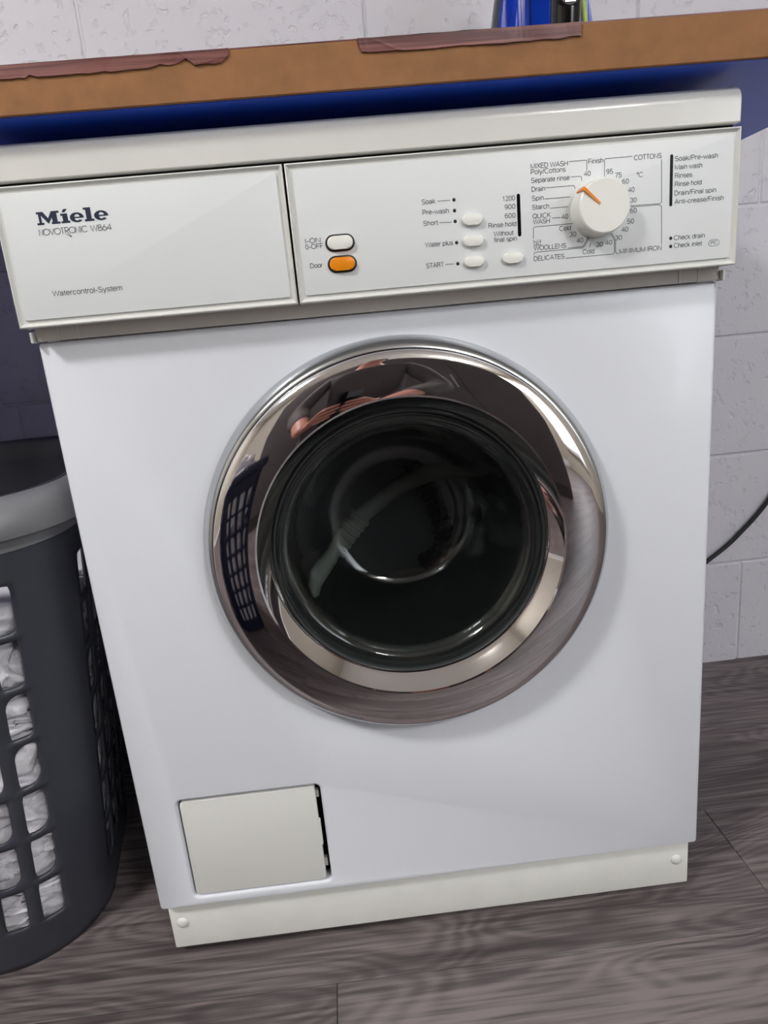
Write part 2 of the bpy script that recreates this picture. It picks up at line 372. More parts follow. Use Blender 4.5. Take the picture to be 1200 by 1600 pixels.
TXT=[
('MIXED WASH',0.1249,0.7723,0.0306), 
('Poly/Cottons',0.1251,0.7680,0.0286), 
('Separate rinse',0.1252,0.7617,0.0317), 
('Drain',0.1253,0.7552,0.0111), 
('Spin',0.1254,0.7484,0.0097), 
('Starch',0.1254,0.7417,0.0141), 
('QUICK',0.1254,0.7349,0.0152), 
('WASH',0.1257,0.7305,0.0140), 
('40',0.1493,0.7326,0.0058), 
('Cold',0.1474,0.7237,0.0098), 
('30',0.1558,0.7185,0.0058), 
('40',0.1618,0.7132,0.0056), 
('WOOLLENS',0.1256,0.7103,0.0274), 
('DELICATES',0.1255,0.7021,0.0259), 
('Cold',0.1668,0.7040,0.0098), 
('30',0.1783,0.7088,0.0058), 
('40',0.1861,0.7096,0.0059), 
('30',0.1943,0.7127,0.0060), 
('40',0.1998,0.7187,0.0057), 
('50',0.2045,0.7246,0.0059), 
('60',0.2069,0.7326,0.0057), 
('30',0.2069,0.7406,0.0056), 
('40',0.2051,0.7486,0.0056), 
('60',0.2002,0.7552,0.0057), 
('75',0.1943,0.7603,0.0056), 
('95',0.1870,0.7636,0.0056), 
('40',0.1686,0.7634,0.0056), 
('Finish',0.1723,0.7723,0.0123), 
('1200',0.1012,0.7500,0.0102), 
('900',0.1026,0.7436,0.0089), 
('600',0.1026,0.7369,0.0088), 
('Soak',0.0354,0.7527,0.0112), 
('Pre-wash',0.0354,0.7448,0.0215), 
('Short',0.0355,0.7365,0.0122), 
('Water plus',0.0357,0.7202,0.0231), 
('START',0.0355,0.7040,0.0148), 
('Rinse hold',0.0887,0.7306,0.0230), 
('Without',0.0927,0.7239,0.0167), 
('final spin',0.0926,0.7193,0.0192), 
('I-ON',-0.0611,0.7310,0.0123), 
('0-OFF',-0.0616,0.7265,0.0146), 
('Door',-0.0594,0.7119,0.0104), 
('COTTONS',0.2099,0.7722,0.0230), 
('°C',0.2123,0.7593,0.0051), 
('MINIMUM IRON',0.1980,0.7019,0.0361), 
('Soak/Pre-wash',0.2439,0.7689,0.0359), 
('Main wash',0.2441,0.7626,0.0229), 
('Rinses',0.2442,0.7562,0.0146), 
('Rinse hold',0.2444,0.7499,0.0225), 
('Drain/Final spin',0.2442,0.7431,0.0352), 
('Anti-crease/Finish',0.2443,0.7366,0.0417), 
('Check drain',0.2444,0.7087,0.0266), 
('Check inlet',0.2446,0.7026,0.0244), 
('PC',0.2764,0.7026,0.0055), 
('Miele',-0.2677,0.7613,0.0554), 
('NOVOTRONIC',-0.2680,0.7538,0.0373), 
('W 864',-0.2278,0.7537,0.0161), 
('Watercontrol-System',-0.2674,0.7080,0.0556), 
]
LNS=[
[(0.1564, 0.7753), (0.1705, 0.7754), (0.1711, 0.7748), (0.171, 0.7679)] ,
[(0.1579, 0.7639), (0.1657, 0.7638), (0.1666, 0.763), (0.1666, 0.7604)] ,
[(0.137, 0.7574), (0.1602, 0.7573), (0.161, 0.7562), (0.161, 0.7549)] ,
[(0.1358, 0.7491), (0.1572, 0.749)] ,
[(0.1405, 0.7418), (0.1551, 0.7418)] ,
[(0.1417, 0.7342), (0.1483, 0.734)] ,
[(0.1622, 0.7287), (0.1269, 0.7286), (0.1259, 0.7278), (0.1256, 0.7197)] ,
[(0.1543, 0.71), (0.1664, 0.7102), (0.1681, 0.7114), (0.1722, 0.7184)] ,
[(0.1257, 0.7067), (0.1257, 0.7082), (0.1272, 0.709), (0.1671, 0.7092), (0.1689, 0.7107), (0.1732, 0.7181)] ,
[(0.1524, 0.7022), (0.1928, 0.7022), (0.1938, 0.7029), (0.1938, 0.7126), (0.1908, 0.7183)] ,
[(0.192, 0.7182), (0.1948, 0.7129), (0.1948, 0.7037), (0.1961, 0.7022), (0.1973, 0.7021)] ,
[(0.1739, 0.7128), (0.1727, 0.709)] ,
[(0.1855, 0.7607), (0.1856, 0.7741), (0.1866, 0.7752), (0.2088, 0.7754)] ,
[(0.2329, 0.7712), (0.2335, 0.7391), (0.2317, 0.7381), (0.2074, 0.7384)] ,
[(0.2078, 0.7374), (0.2313, 0.7373), (0.2335, 0.736), (0.2341, 0.7065)] ,
[(0.0481, 0.7543), (0.0586, 0.7542)] ,
[(0.0486, 0.7381), (0.0586, 0.7377)] ,
[(0.0515, 0.7057), (0.0586, 0.7056)] ,
]

def ribbon(bm, pts, wd, y=None):
    y = PY - (len(bm.verts) % 40)*4e-7 if y is None else y
    P = [Vector((a, b)) for a, b in pts]; L = []; R = []
    for i, p in enumerate(P):
        d0 = (p-P[i-1]).normalized() if i else (P[1]-p).normalized(); d1 = (P[i+1]-p).normalized() if i < len(P)-1 else d0
        t = (d0+d1); t = t.normalized() if t.length > 1e-6 else d0
        n = Vector((-t.y, t.x)); k = 1/max(.55, n.dot(Vector((-d0.y, d0.x)))); q = n*wd/2*k
        L.append(bm.verts.new((p.x+q.x, y, p.y+q.y))); R.append(bm.verts.new((p.x-q.x, y, p.y-q.y)))
    for i in range(len(P)-1): bm.faces.new((L[i], R[i], R[i+1], L[i+1]))
def arc(cx, cz, rx, rz, a0, a1, n=16): return [(cx+rx*cos(radians(a0+(a1-a0)*i/n)), cz+rz*sin(radians(a0+(a1-a0)*i/n))) for i in range(n+1)]
GL = {   # plain grotesque letters drawn with an even stroke: (width, strokes)
 'A': (.72, [[(.02, 0), (.36, 1), (.70, 0)], [(.14, .34), (.58, .34)]]), 'C': (.76, [arc(.41, .5, .37, .5, 48, 312)]), 'D': (.72, [[(.08, 0), (.08, 1), (.30, 1)]+arc(.30, .5, .35, .5, 90, -90)+[(.08, 0)]]),
 'E': (.60, [[(.56, 1), (.08, 1), (.08, 0), (.57, 0)], [(.08, .52), (.53, .52)]]), 'F': (.56, [[(.55, 1), (.08, 1), (.08, 0)], [(.08, .5), (.49, .5)]]), 'H': (.72, [[(.08, 0), (.08, 1)], [(.64, 0), (.64, 1)], [(.08, .52), (.64, .52)]]),
 'I': (.22, [[(.11, 0), (.11, 1)]]), 'K': (.68, [[(.08, 0), (.08, 1)], [(.62, 1), (.08, .36)], [(.27, .58), (.65, 0)]]), 'L': (.54, [[(.08, 1), (.08, 0), (.52, 0)]]), 'M': (.86, [[(.08, 0), (.08, 1), (.43, .06), (.78, 1), (.78, 0)]]),
 'N': (.74, [[(.08, 0), (.08, 1), (.66, 0), (.66, 1)]]), 'O': (.82, [arc(.41, .5, .36, .5, 0, 360, 24)]), 'P': (.64, [[(.08, 0), (.08, 1), (.36, 1)]+arc(.36, .73, .23, .27, 90, -90, 10)+[(.08, .46)]]),
 'Q': (.82, [arc(.41, .5, .36, .5, 0, 360, 24), [(.50, .22), (.76, -.04)]]), 'R': (.70, [[(.08, 0), (.08, 1), (.38, 1)]+arc(.38, .75, .23, .25, 90, -90, 10)+[(.08, .5)], [(.40, .5), (.56, .38), (.58, .12), (.64, 0)]]),
 'S': (.66, [arc(.33, .745, .25, .255, 25, 250, 12)+arc(.33, .26, .27, .26, 75, -155, 14)]), 'T': (.62, [[(.02, 1), (.60, 1)], [(.31, 1), (.31, 0)]]), 'U': (.72, [[(.08, 1), (.08, .3)]+arc(.36, .29, .28, .29, 180, 360, 12)+[(.64, 1)]]),
 'W': (.98, [[(.02, 1), (.25, 0), (.49, .96), (.73, 0), (.96, 1)]]), 'X': (.66, [[(.03, 0), (.62, 1)], [(.04, 1), (.63, 0)]]), 'a': (.56, [arc(.27, .50, .20, .22, 165, 0, 10)+[(.47, .10), (.54, .0)], arc(.25, .20, .20, .20, 0, 360, 16)]),
 'c': (.52, [arc(.28, .36, .23, .36, 45, 315)]), 'd': (.58, [arc(.27, .36, .22, .36, 0, 360, 18), [(.50, 0), (.50, 1)]]), 'e': (.56, [[(.05, .39), (.51, .39)]+arc(.28, .37, .23, .36, 6, 320)]), 'f': (.28, [[(.29, .98), (.20, .98), (.14, .87), (.14, 0)], [(.01, .70), (.27, .70)]]),
 'h': (.55, [[(.07, 0), (.07, 1)], [(.07, .45)]+arc(.27, .50, .20, .22, 180, 0, 10)+[(.47, 0)]]), 'i': (.20, [[(.10, 0), (.10, .71)], [(.10, .87), (.10, .99)]]), 'k': (.50, [[(.07, 0), (.07, 1)], [(.46, .72), (.07, .27)], [(.21, .42), (.48, 0)]]), 'l': (.20, [[(.10, 0), (.10, 1)]]),
 'm': (.84, [[(.07, 0), (.07, .72)], [(.07, .46)]+arc(.245, .53, .175, .19, 180, 0, 8)+[(.42, 0)], [(.42, .46)]+arc(.595, .53, .175, .19, 180, 0, 8)+[(.77, 0)]]), 'n': (.55, [[(.07, 0), (.07, .72)], [(.07, .45)]+arc(.27, .50, .20, .22, 180, 0, 10)+[(.47, 0)]]),
 'o': (.56, [arc(.28, .36, .23, .36, 0, 360, 18)]), 'p': (.58, [[(.08, -.28), (.08, .72)], arc(.31, .36, .22, .36, 0, 360, 18)]), 'r': (.34, [[(.07, 0), (.07, .72)], [(.07, .45), (.13, .62), (.22, .70), (.32, .70)]]), 's': (.50, [arc(.25, .535, .18, .185, 20, 245, 10)+arc(.25, .185, .20, .185, 70, -155, 12)]),
 't': (.28, [[(.13, .92), (.13, .12), (.18, .01), (.27, .01)], [(.01, .70), (.26, .70)]]), 'u': (.55, [[(.07, .72), (.07, .24)]+arc(.27, .22, .20, .22, 180, 360, 10)+[(.47, .72)], [(.47, .24), (.47, 0)]]), 'w': (.74, [[(.02, .72), (.20, 0), (.37, .68), (.54, 0), (.72, .72)]]), 'x': (.50, [[(.03, 0), (.46, .72)], [(.03, .72), (.47, 0)]]), 'y': (.50, [[(.03, .72), (.25, .04)], [(.47, .72), (.20, -.22), (.12, -.28), (.04, -.27)]]),
 '0': (.56, [arc(.28, .5, .22, .5, 0, 360, 20)]), '1': (.56, [[(.12, .76), (.24, .82), (.33, 1), (.33, 0)]]), '2': (.56, [arc(.28, .72, .21, .28, 165, -35, 12)+[(.06, 0), (.52, 0)]]), '3': (.56, [arc(.27, .755, .20, .245, 160, -90, 12), arc(.27, .26, .23, .26, 90, -165, 14)]), '4': (.56, [[(.40, 0), (.40, 1), (.03, .30), (.54, .30)]]),
 '5': (.56, [[(.48, 1), (.14, 1), (.08, .50)]+arc(.27, .31, .23, .31, 140, -160, 14)]), '6': (.56, [arc(.28, .31, .22, .31, 0, 360, 16), arc(.30, .5, .24, .5, 180, 60, 12)]), '7': (.56, [[(.04, 1), (.52, 1), (.30, .5), (.20, 0)]]), '8': (.56, [arc(.28, .75, .19, .25, 0, 360, 16), arc(.28, .255, .23, .255, 0, 360, 16)]), '9': (.56, [arc(.28, .69, .22, .31, 0, 360, 16), arc(.26, .5, .24, .5, 0, -120, 12)]),
 '/': (.30, [[(.0, -.05), (.30, 1.05)]]), '-': (.36, [[(.04, .36), (.32, .36)]]), '\u00b0': (.32, [arc(.16, .86, .11, .14, 0, 360, 12)]), ' ': (.26, [])}
def print_text(s, x, z, wdt, cap, stroke, parent):
    pen = 0; S = []
    for ch in s:
        gw, st = GL[ch]; S += [[(pen+a, b) for a, b in t] for t in st]; pen += gw+.03
    xs = [a for t in S for a, b in t]; lo, hi = min(xs), max(xs); k = (wdt-stroke)/(hi-lo); bm = bmesh.new()
    for t in S: ribbon(bm, [(x+stroke/2+(a-lo)*k, z+stroke/2+b*(cap-stroke)) for a, b in t], stroke)
    return obj('lettering', bm, M['ink'], parent)
for s, x, z, wdt in TXT:
    if s in ('Miele', 'NOVOTRONIC', 'W 864'): continue
    if s.startswith('Watercontrol'): print_text(s, x, z, wdt, .0044, .00050, dd)
    elif s == 'PC': print_text(s, x, z, wdt, .0030, .00034, cp)
    else: print_text(s, x, z, wdt, .0039, .00046, cp)
for l in LNS:
    bm = bmesh.new(); ribbon(bm, l, .00042); obj('printed_line', bm, M['ink'], cp)
bm = bmesh.new(); q = stadium(.2791, .7040, .0046, .0025); ribbon(bm, q+[q[0]], .0003); obj('printed_oval', bm, M['ink'], cp)
bm = bmesh.new()                                                    # hand-wash symbol
for l in ([(.1256, .7186), (.1262, .7143), (.1312, .7143), (.1318, .7186)], [(.1256, .7172), (.1268, .7176), (.1276, .7170), (.1284, .7172)], [(.1300, .7172), (.1318, .7174)],
          [(.1296, .7190), (.1286, .7170), (.1276, .7160), (.1284, .7156), (.1298, .7164), (.1306, .7172)], [(.1270, .7150), (.1304, .7150)]): ribbon(bm, l, .00032)
obj('printed_symbol', bm, M['ink'], cp)
# maker name in fat slab serifs
def mk_logo(x0, z0, W, H):
    bm = bmesh.new(); k = W/279.0; hz = H/50.0
    def poly(pts): yy = PY-len(bm.faces)*1.2e-6; bm.faces.new([bm.verts.new((x0+a*k, yy, z0+b*hz)) for a, b in pts])
    def rect(a, b, c, d): poly([(a, c), (b, c), (b, d), (a, d)])
    # M
    rect(0, 27, 0, 8); rect(9, 19, 0, 50); rect(2, 24, 42, 50); poly([(9, 50), (28, 50), (52, 14), (44, 2)]); poly([(44, 2), (52, 14), (76, 50), (60, 50), (40, 14)]); rect(60, 80, 0, 50); rect(56, 90, 0, 8); rect(62, 90, 42, 50)
    # i with a stroke for its dot
    rect(94, 128, 0, 8); rect(101, 121, 0, 37); rect(94, 121, 29, 37); poly([(101, 42), (113, 42), (124, 54), (109, 54)])
    def e(cx):
        n = 30; ro, rz, ri, riz = 27, 19, 10.5, 12.5; A = [radians(2+(318-2)*i/n) for i in range(n+1)]
        out = [(cx+ro*cos(a), 18.5+rz*sin(a)) for a in A]; inn = [(cx+1+ri*cos(a), 18.5+riz*sin(a)) for a in A]
        for i in range(n): poly([out[i], out[i+1], inn[i+1], inn[i]])
        rect(cx-12, cx+27, 15.5, 20.5)
    e(156); e(251)
    rect(185, 222, 0, 8); rect(193, 213, 0, 53); rect(185, 213, 45, 53)
    return bm
o = obj('logo_lettering', mk_logo(-.2677, .7614, .0554, .0094), M['navy_ink'], dd)
# thin geometric capitals below it
def strokes(word):
    x = 0; out = []
    for ch in word:
        g = {'N': (.72, [[(.06, 0), (.06, 1), (.66, 0), (.66, 1)]]), 'O': (1.0, [arc(.5, .5, .5, .5, 0, 360)]), 'V': (.72, [[(0, 1), (.36, 0), (.72, 1)]]),
             'T': (.56, [[(.02, 1), (.54, 1)], [(.28, 1), (.28, 0)]]), 'R': (.72, [[(.1, 0), (.1, 1), (.4, 1)]+arc(.4, .73, .27, .27, 90, -90, 10)+[(.1, .46)], [(.3, .46), (1.05, -.62)], [(.38, .34), (1.05, -.62)], [(.22, -.1), (.95, -.62)]]),
             'I': (.24, [[(.12, 0), (.12, 1)]]), 'C': (.86, [arc(.5, .5, .5, .5, 40, 320)]), 'W': (1.05, [[(0, 1), (.28, 0), (.54, .95), (.8, 0), (1.08, 1)]]), ' ': (.18, []),
             '8': (.66, [arc(.32, .76, .22, .24, 0, 360), arc(.32, .27, .3, .27, 0, 360)]), '6': (.66, [arc(.32, .3, .3, .3, 0, 360), [(.04, .38), (.42, 1)]]), '4': (.66, [[(.5, 0), (.5, 1), (0, .28), (.66, .28)]])}[ch]
        out += [[(x+a, b) for a, b in s] for s in g[1]]; x += g[0] + .05
    return x-.05, out
for word, x, z, wdt in (('NOVOTRONIC', -.2680, .7538, .0373), ('W864', -.2278, .7538, .0161)):
    tw, ss = strokes(word); bm = bmesh.new()
    for s in ss: ribbon(bm, [(x+a*wdt/tw, z+b*.0044) for a, b in s], .00048)
    obj('lettering', bm, M['ink'], dd)
# indicator lights and window bars
for x, z in ((.0616, .7543), (.0616, .7462), (.0616, .7381), (.0618, .7218), (.0618, .7055), (.2419, .7106), (.2420, .7042)):
    bm = bmesh.new(); lathe(bm, [(0, -.0242), (.0011, -.0241), (.0016, -.0236), (.0016, -.0230)], x, z, 18); obj('indicator_light', bm, M['black'], cp, 50)
for x, z0, z1, hw in ((.1143, .7222, .7548, .0014), (.2413, .7352, .7744, .00125)):
    bm = bmesh.new(); prism(bm, rrect(x-hw, x+hw, z0, z1, hw*.9), -.0239, -.0230, bev=.0002); obj('indicator_window', bm, M['gloss_black'], cp)
# push buttons
for x, z, hw, hh, big, m in ((-.0333, .7295, .0104, .0051, 1, 'button'), (-.0331, .7132, .0104, .0051, 1, 'orange'), (.0756, .7380, .0085, .0040, 0, 'button'), (.0756, .7220, .0085, .0040, 0, 'button'), (.0754, .7060, .0085, .0040, 0, 'button'), (.1077, .7060, .0085, .0040, 0, 'button')):
    if big:
        bm = bmesh.new(); prism(bm, stadium(x, z, hw+.0016, hh+.0015, 14), -.0243, -.0225, bev=.0003); b0 = obj('button_surround', bm, M['black'], cp, 40)
    bm = bmesh.new(); prism(bm, stadium(x, z, hw, hh, 14), -.0275 if big else -.0272, -.0225, bev=.0011, seg=3); o = obj('button', bm, M[m], cp, 40)
    if m == 'orange': o['label'] = 'orange door-release button'
# dial
RX, RZ = .1792, .7380
bm = bmesh.new(); NR = 72
def ring(r, y, flute=0): return [bm.verts.new((RX+(r-(flute if i % 2 else 0))*cos(2*pi*i/NR), y, RZ+(r-(flute if i % 2 else 0))*sin(2*pi*i/NR))) for i in range(NR)]
rs = [ring(.0222, -.0232), ring(.0219, -.0300, .0003), ring(.0214, -.0385, .0003), ring(.0208, -.0408), ring(.0198, -.0416)]
for a, b in zip(rs, rs[1:]):
    for i in range(NR): bm.faces.new((a[i], a[(i+1) % NR], b[(i+1) % NR], b[i]))
bm.faces.new(rs[-1])
dial = obj('program_dial', bm, M['button'], wm, 32); dial['label'] = 'round white programme dial'
bm = bmesh.new(); pd = Vector((-.0178, 0, .0137)).normalized(); pn = Vector((pd.z, 0, -pd.x)); c0 = Vector((RX-.004, 0, RZ+.0016))
def bar(p, q, w0, w1, y0, y1):
    f = [p+pn*w0, p-pn*w0, q-pn*w1, q+pn*w1]; a = [bm.verts.new((v.x, y0[0 if i < 2 else 1], v.z)) for i, v in enumerate(f)]; b = [bm.verts.new((v.x, y1, v.z)) for v in f]
    bm.faces.new(a); bm.faces.new(b[::-1])
    for i in range(4): bm.faces.new((a[i], b[i], b[(i+1) % 4], a[(i+1) % 4]))
tip = Vector((RX, 0, RZ))+pd*.0212
bar(c0, tip, .0009, .0012, (-.0420, -.0436), -.0405); bar(tip-pd*.001, tip+pd*.0018, .0013, .0014, (-.0436, -.0425), -.029)
o = obj('pointer', bm, M['orange'], dial)

# porthole door
bm = bmesh.new(); lathe(bm, [(.186, .002), (.1915, -.0005), (.1912, -.004), (.1892, -.0095), (.1868, -.0140), (.1845, -.0172), (.1822, -.0190), (.1806, -.0193), (.1800, -.0180), (.1800, .002)], DX, DZ, 192, True)
obj('door_rim', bm, M['satin'], wm, 40)
bm = bmesh.new(); lathe(bm, BEZEL, DX, DZ, 256, True); dr = obj('door_bezel', bm, M['chrome'], wm, 179)
dr.data.set_sharp_from_angle(angle=radians(24))
bm = bmesh.new(); lathe(bm, [(.1272, -.0135), (.1262, -.0142), (.1252, -.0130), (.1250, .004), (.1285, .004)], DX, DZ, 128, True); obj('glass_seal', bm, M['rubber'], wm, 40)
bowl = [(.1252, -.0105), (.1225, -.0108), (.1205, -.0088), (.1185, -.0090), (.1165, -.0068), (.1145, -.0068), (.112, .0), (.107, .018), (.101, .040), (.094, .066), (.087, .088), (.081, .099), (.074, .1045), (.060, .107), (.030, .1085), (0, .109)]
back = [(0, .115), (.030, .1145), (.060, .113), (.076, .1105), (.0855, .104), (.0925, .092), (.100, .070), (.107, .044), (.113, .021), (.1185, .006), (.1255, .0025)]
bm = bmesh.new(); lathe(bm, bowl+back, DX, DZ, 128, True)
bmesh.ops.remove_doubles(bm, verts=bm.verts[:], dist=1e-6)
gl = obj('door_glass', bm, M['glass'], wm, 179)
bm = bmesh.new(); lathe(bm, [(.1285, .0045), (.134, .012), (.150, .016), (.184, .02), (.19, .045), (.165, .055), (.160, .075), (.172, .09), (.215, .092)], DX, DZ, 96); obj('door_gasket', bm, M['rubber'], wm, 60)
bm = bmesh.new(); lathe(bm, [(.195, .093), (.215, .1), (.225, .12), (.225, .40), (.205, .425), (0, .44)], DX, DZ, 96)
for k in range(3):
    a = radians(90+120*k+20); c_ = Vector((DX+.215*cos(a), 0, DZ+.215*sin(a))); d_ = Vector((cos(a), 0, sin(a))); t_ = Vector((-d_.z, 0, d_.x))
    pts = [(c_+t_*.035), (c_-d_*.05+t_*.012), (c_-d_*.05-t_*.012), (c_-t_*.035)]
    f0 = [bm.verts.new((p.x, .13, p.z)) for p in pts]; f1 = [bm.verts.new((p.x, .41, p.z)) for p in pts]; bm.faces.new(f0); bm.faces.new(f1[::-1])
    for i in range(4): bm.faces.new((f0[i], f1[i], f1[(i+1) % 4], f0[(i+1) % 4]))
obj('drum', bm, M['drum'], wm, 40)
bm = bmesh.new(); path = smooth_path(HOSE, 10); tube(bm, path, .0112, 14)
hs = obj('drain_hose', bm, M['hose_grey'], None, 40); tag(hs, 'pale grey hose with a ribbed cuff lying inside the drum', 'hose')
bm = bmesh.new(); A_, B_ = Vector(CUFF[0]), Vector(CUFF[1]); n = 41
tube(bm, [A_.lerp(B_, i/(n-1)) for i in range(n)], [.0135 if (i//3) % 2 else .0150 for i in range(n)], 16); obj('ribbed_cuff', bm, M['hose_grey'], hs, 30)
bm = bmesh.new(); path = smooth_path(HOSE2, 14)
tube(bm, path, [.0155 if (i//2) % 2 else .0132 for i in range(len(path))], 16); tag(obj('corrugated_hose', bm, M['hose_black'], None, 30), 'black corrugated hose behind the grey hose in the drum', 'hose')

# ------------------------------------------------------------------ worktop
wt = empty('worktop', (0, 0, 0)); tag(wt, 'brown fibreboard worktop with blue underside above the washing machine', 'worktop')
CX0, CX1, CY0, CZ0, CZ1 = -1.25, .446, -.0435, .8325, .8645
obj('board', B(CX0, CX1, CY0, WY-.002, CZ0, CZ1, bev=.0008, seg=1), M['mdf'], wt)
obj('underside_laminate', B(CX0+.001, CX1-.001, CY0+.0022, WY-.002, CZ0-.0005, CZ0-.00005), M['blue'], wt)
obj('top_laminate', B(CX0+.0005, CX1-.0005, CY0+.0006, WY-.002, CZ1, CZ1+.001), M['veneer'], wt)
def ragged(pts, seed):
    random.seed(seed); out = []
    for i, (a, b) in enumerate(pts):
        out.append((a, b)); c, d = pts[(i+1) % len(pts)]; n = int(math.hypot(c-a, d-b)/.004)
        for k in range(1, n): out.append((a+(c-a)*k/n, b+(d-b)*k/n+(random.uniform(-.0005, .0005) if b < .864 else 0)))
    bm = bmesh.new(); prism(bm, out[::-1], CY0-.0014, CY0+.0001)
    for v in bm.verts:
        if v.co.y < CY0-.001: v.co.y += .0007*noise.noise(Vector((v.co.x*60, 0, v.co.z*90)))
    bmesh.ops.triangulate(bm, faces=[f for f in bm.faces if len(f.verts) > 4]); return bm
v1 = [(-0.34, 0.865), (-0.1003, 0.865), (-0.101, 0.8602), (-0.1072, 0.8561), (-0.1258, 0.8557), (-0.129, 0.8616), (-0.1355, 0.8588), (-0.1441, 0.8569), (-0.1508, 0.8582), (-0.1581, 0.8562), (-0.1742, 0.856), (-0.2383, 0.8559), (-0.2438, 0.8575), (-0.2474, 0.8557), (-0.2654, 0.8561), (-0.34, 0.8561)]
v2 = [(-0.0064, 0.865), (0.1602, 0.865), (0.1601, 0.8559), (0.1373, 0.8553), (0.0794, 0.8549), (0.0603, 0.8566), (0.0555, 0.8556), (0.0316, 0.8551), (-0.0039, 0.8562), (-0.0058, 0.8609)]
obj('edge_veneer', ragged(v1, 1), M['veneer'], wt)['label'] = 'torn reddish strip of edge veneer'
obj('edge_veneer', ragged(v2, 2), M['veneer'], wt)['label'] = 'straight reddish strip of edge veneer'
obj('unseen_support_panel', B(-.96, -.94, -.03, WY-.004, 0, CZ0-.0013, bev=.001), M['blue'], wt)  # unseen panel, added to darken the basket nook and carry the worktop

# cable against the wall
bm = bmesh.new(); tube(bm, smooth_path([(.30, .498, .07), (.44, .499, .12), (.5844, .4992, .2127), (.6358, .4992, .2555), (.6854, .4992, .3129), (.76, .4992, .43), (.80, .4992, .60), (.80, .4992, .78)], 10), .0038, 10)
pc = obj('power_cable', bm, M['cable'], None, 60); tag(pc, 'black power cable hanging against the white block wall', 'cable')
obj('wall_plug', B(.772, .828, .470, .5035, .77, .83, bev=.006), M['black'], pc)

# steam iron standing on its heel
ir = empty('steam_iron', (.247, .30, CZ1+.001)); tag(ir, 'blue and black steam iron standing upright on the worktop', 'iron')
def sole(hw, h, z0=0, n=14):
    R = [(hw*(1-(i/n)**2.6)**.72 if i < n else 0, z0+h*i/n) for i in range(n+1)]
    return [(x, z) for x, z in R] + [(-x, z) for x, z in R[-2::-1]]
bm = bmesh.new(); prism(bm, sole(.0685, .285), .036, .046); obj('soleplate', bm, M['iron_grey'], ir, 40)
bm = bmesh.new(); prism(bm, sole(.0625, .272, .001), .014, .036, bev=.004); obj('skirt', bm, M['iron_blue'], ir, 30)
bm = bmesh.new(); prism(bm, sole(.050, .255, .001), -.010, .016, bev=.010, seg=3); tk = obj('water_tank', bm, M['iron_blue'], ir, 25)
for sx in (-.040, -.030, .040): obj('tank_rib', B(sx-.0022, sx+.0022, -.0122, -.006, .02, .17, bev=.001), M['iron_blue'], tk)
bm = bmesh.new(); path = smooth_path([(.004, .0, .250), (.003, -.035, .240), (.0, -.058, .18), (-.001, -.060, .14), (-.002, -.058, .10), (-.002, -.044, .05), (0, -.004, .03)], 8); tube(bm, path, [.013+.0035*min(1, i/18) for i in range(len(path))], 16); hd = obj('handle', bm, M['gloss_black'], ir, 50)
bm = bmesh.new(); lathe(bm, [(0, -.0765), (.011, -.0765), (.0135, -.074), (.0150, -.060)], -.002, .124, 28); obj('grip_pad', bm, M['black'], hd, 40)
obj('silver_mark', B(-.008, .004, -.0772, -.0760, .1155, .1185, bev=.0004), M['satin'], hd)
bm = bmesh.new(); tube(bm, smooth_path([(.030, -.012, .012), (.034, -.034, .05), (.0285, -.040, .09), (.0250, -.042, .12), (.0215, -.042, .15), (.024, -.04, .19), (.012, -.045, .225)], 8), .0034, 10); obj('cord', bm, M['lime'], ir, 60)

# ------------------------------------------------------------------ laundry baskets
RC = .10
def per(a, b, s):
    """point and outward normal on a rounded rectangle; s runs along the bottom outline from the front centre"""
    a0, b0 = .20, .16; segs = [(a0-RC), pi/2*RC, 2*(b0-RC), pi/2*RC, 2*(a0-RC), pi/2*RC, 2*(b0-RC), pi/2*RC, (a0-RC)]
    s %= sum(segs); k = 0
    while k < 8 and s > segs[k]: s -= segs[k]; k += 1
    t = s/segs[k]; fa, fb = a-RC, b-RC
    if k == 0: return Vector((fa*t, -b)), Vector((0, -1))
    if k == 2: return Vector((a, -fb+2*fb*t)), Vector((1, 0))
    if k == 4: return Vector((fa-2*fa*t, b)), Vector((0, 1))
    if k == 6: return Vector((-a, fb-2*fb*t)), Vector((-1, 0))
    if k == 8: return Vector((-fa+fa*t, -b)), Vector((0, -1))
    c, a0_ = {1: ((fa, -fb), -90), 3: ((fa, fb), 0), 5: ((-fa, fb), 90), 7: ((-fa, -fb), 180)}[k]
    an = radians(a0_+90*t); d = Vector((cos(an), sin(an))); return Vector(c)+d*RC, d
PER = 4*pi/2*RC + .4 + .24
def dims(z): t = z/.5; return .20+.055*t, .16+.03*t
def tilt(y): return .013*(y+.19)/.38
def warp(s, z):
    s %= PER; k = .94-.17*z; e = .1845
    for c in (0, .634, PER):
        u = s-c
        if abs(u) <= e: return c+u*k
        if e < abs(u) <= .235: t = (abs(u)-e)/(.235-e); return c+math.copysign(e*k+(.235-e*k)*t, u)
    return s
def bpt(s, z):
    s = warp(s, z)
    a, b = dims(z); p, n = per(a, b, s); return Vector((p.x, p.y, z+tilt(p.y)*max(0, z/.5)**2))
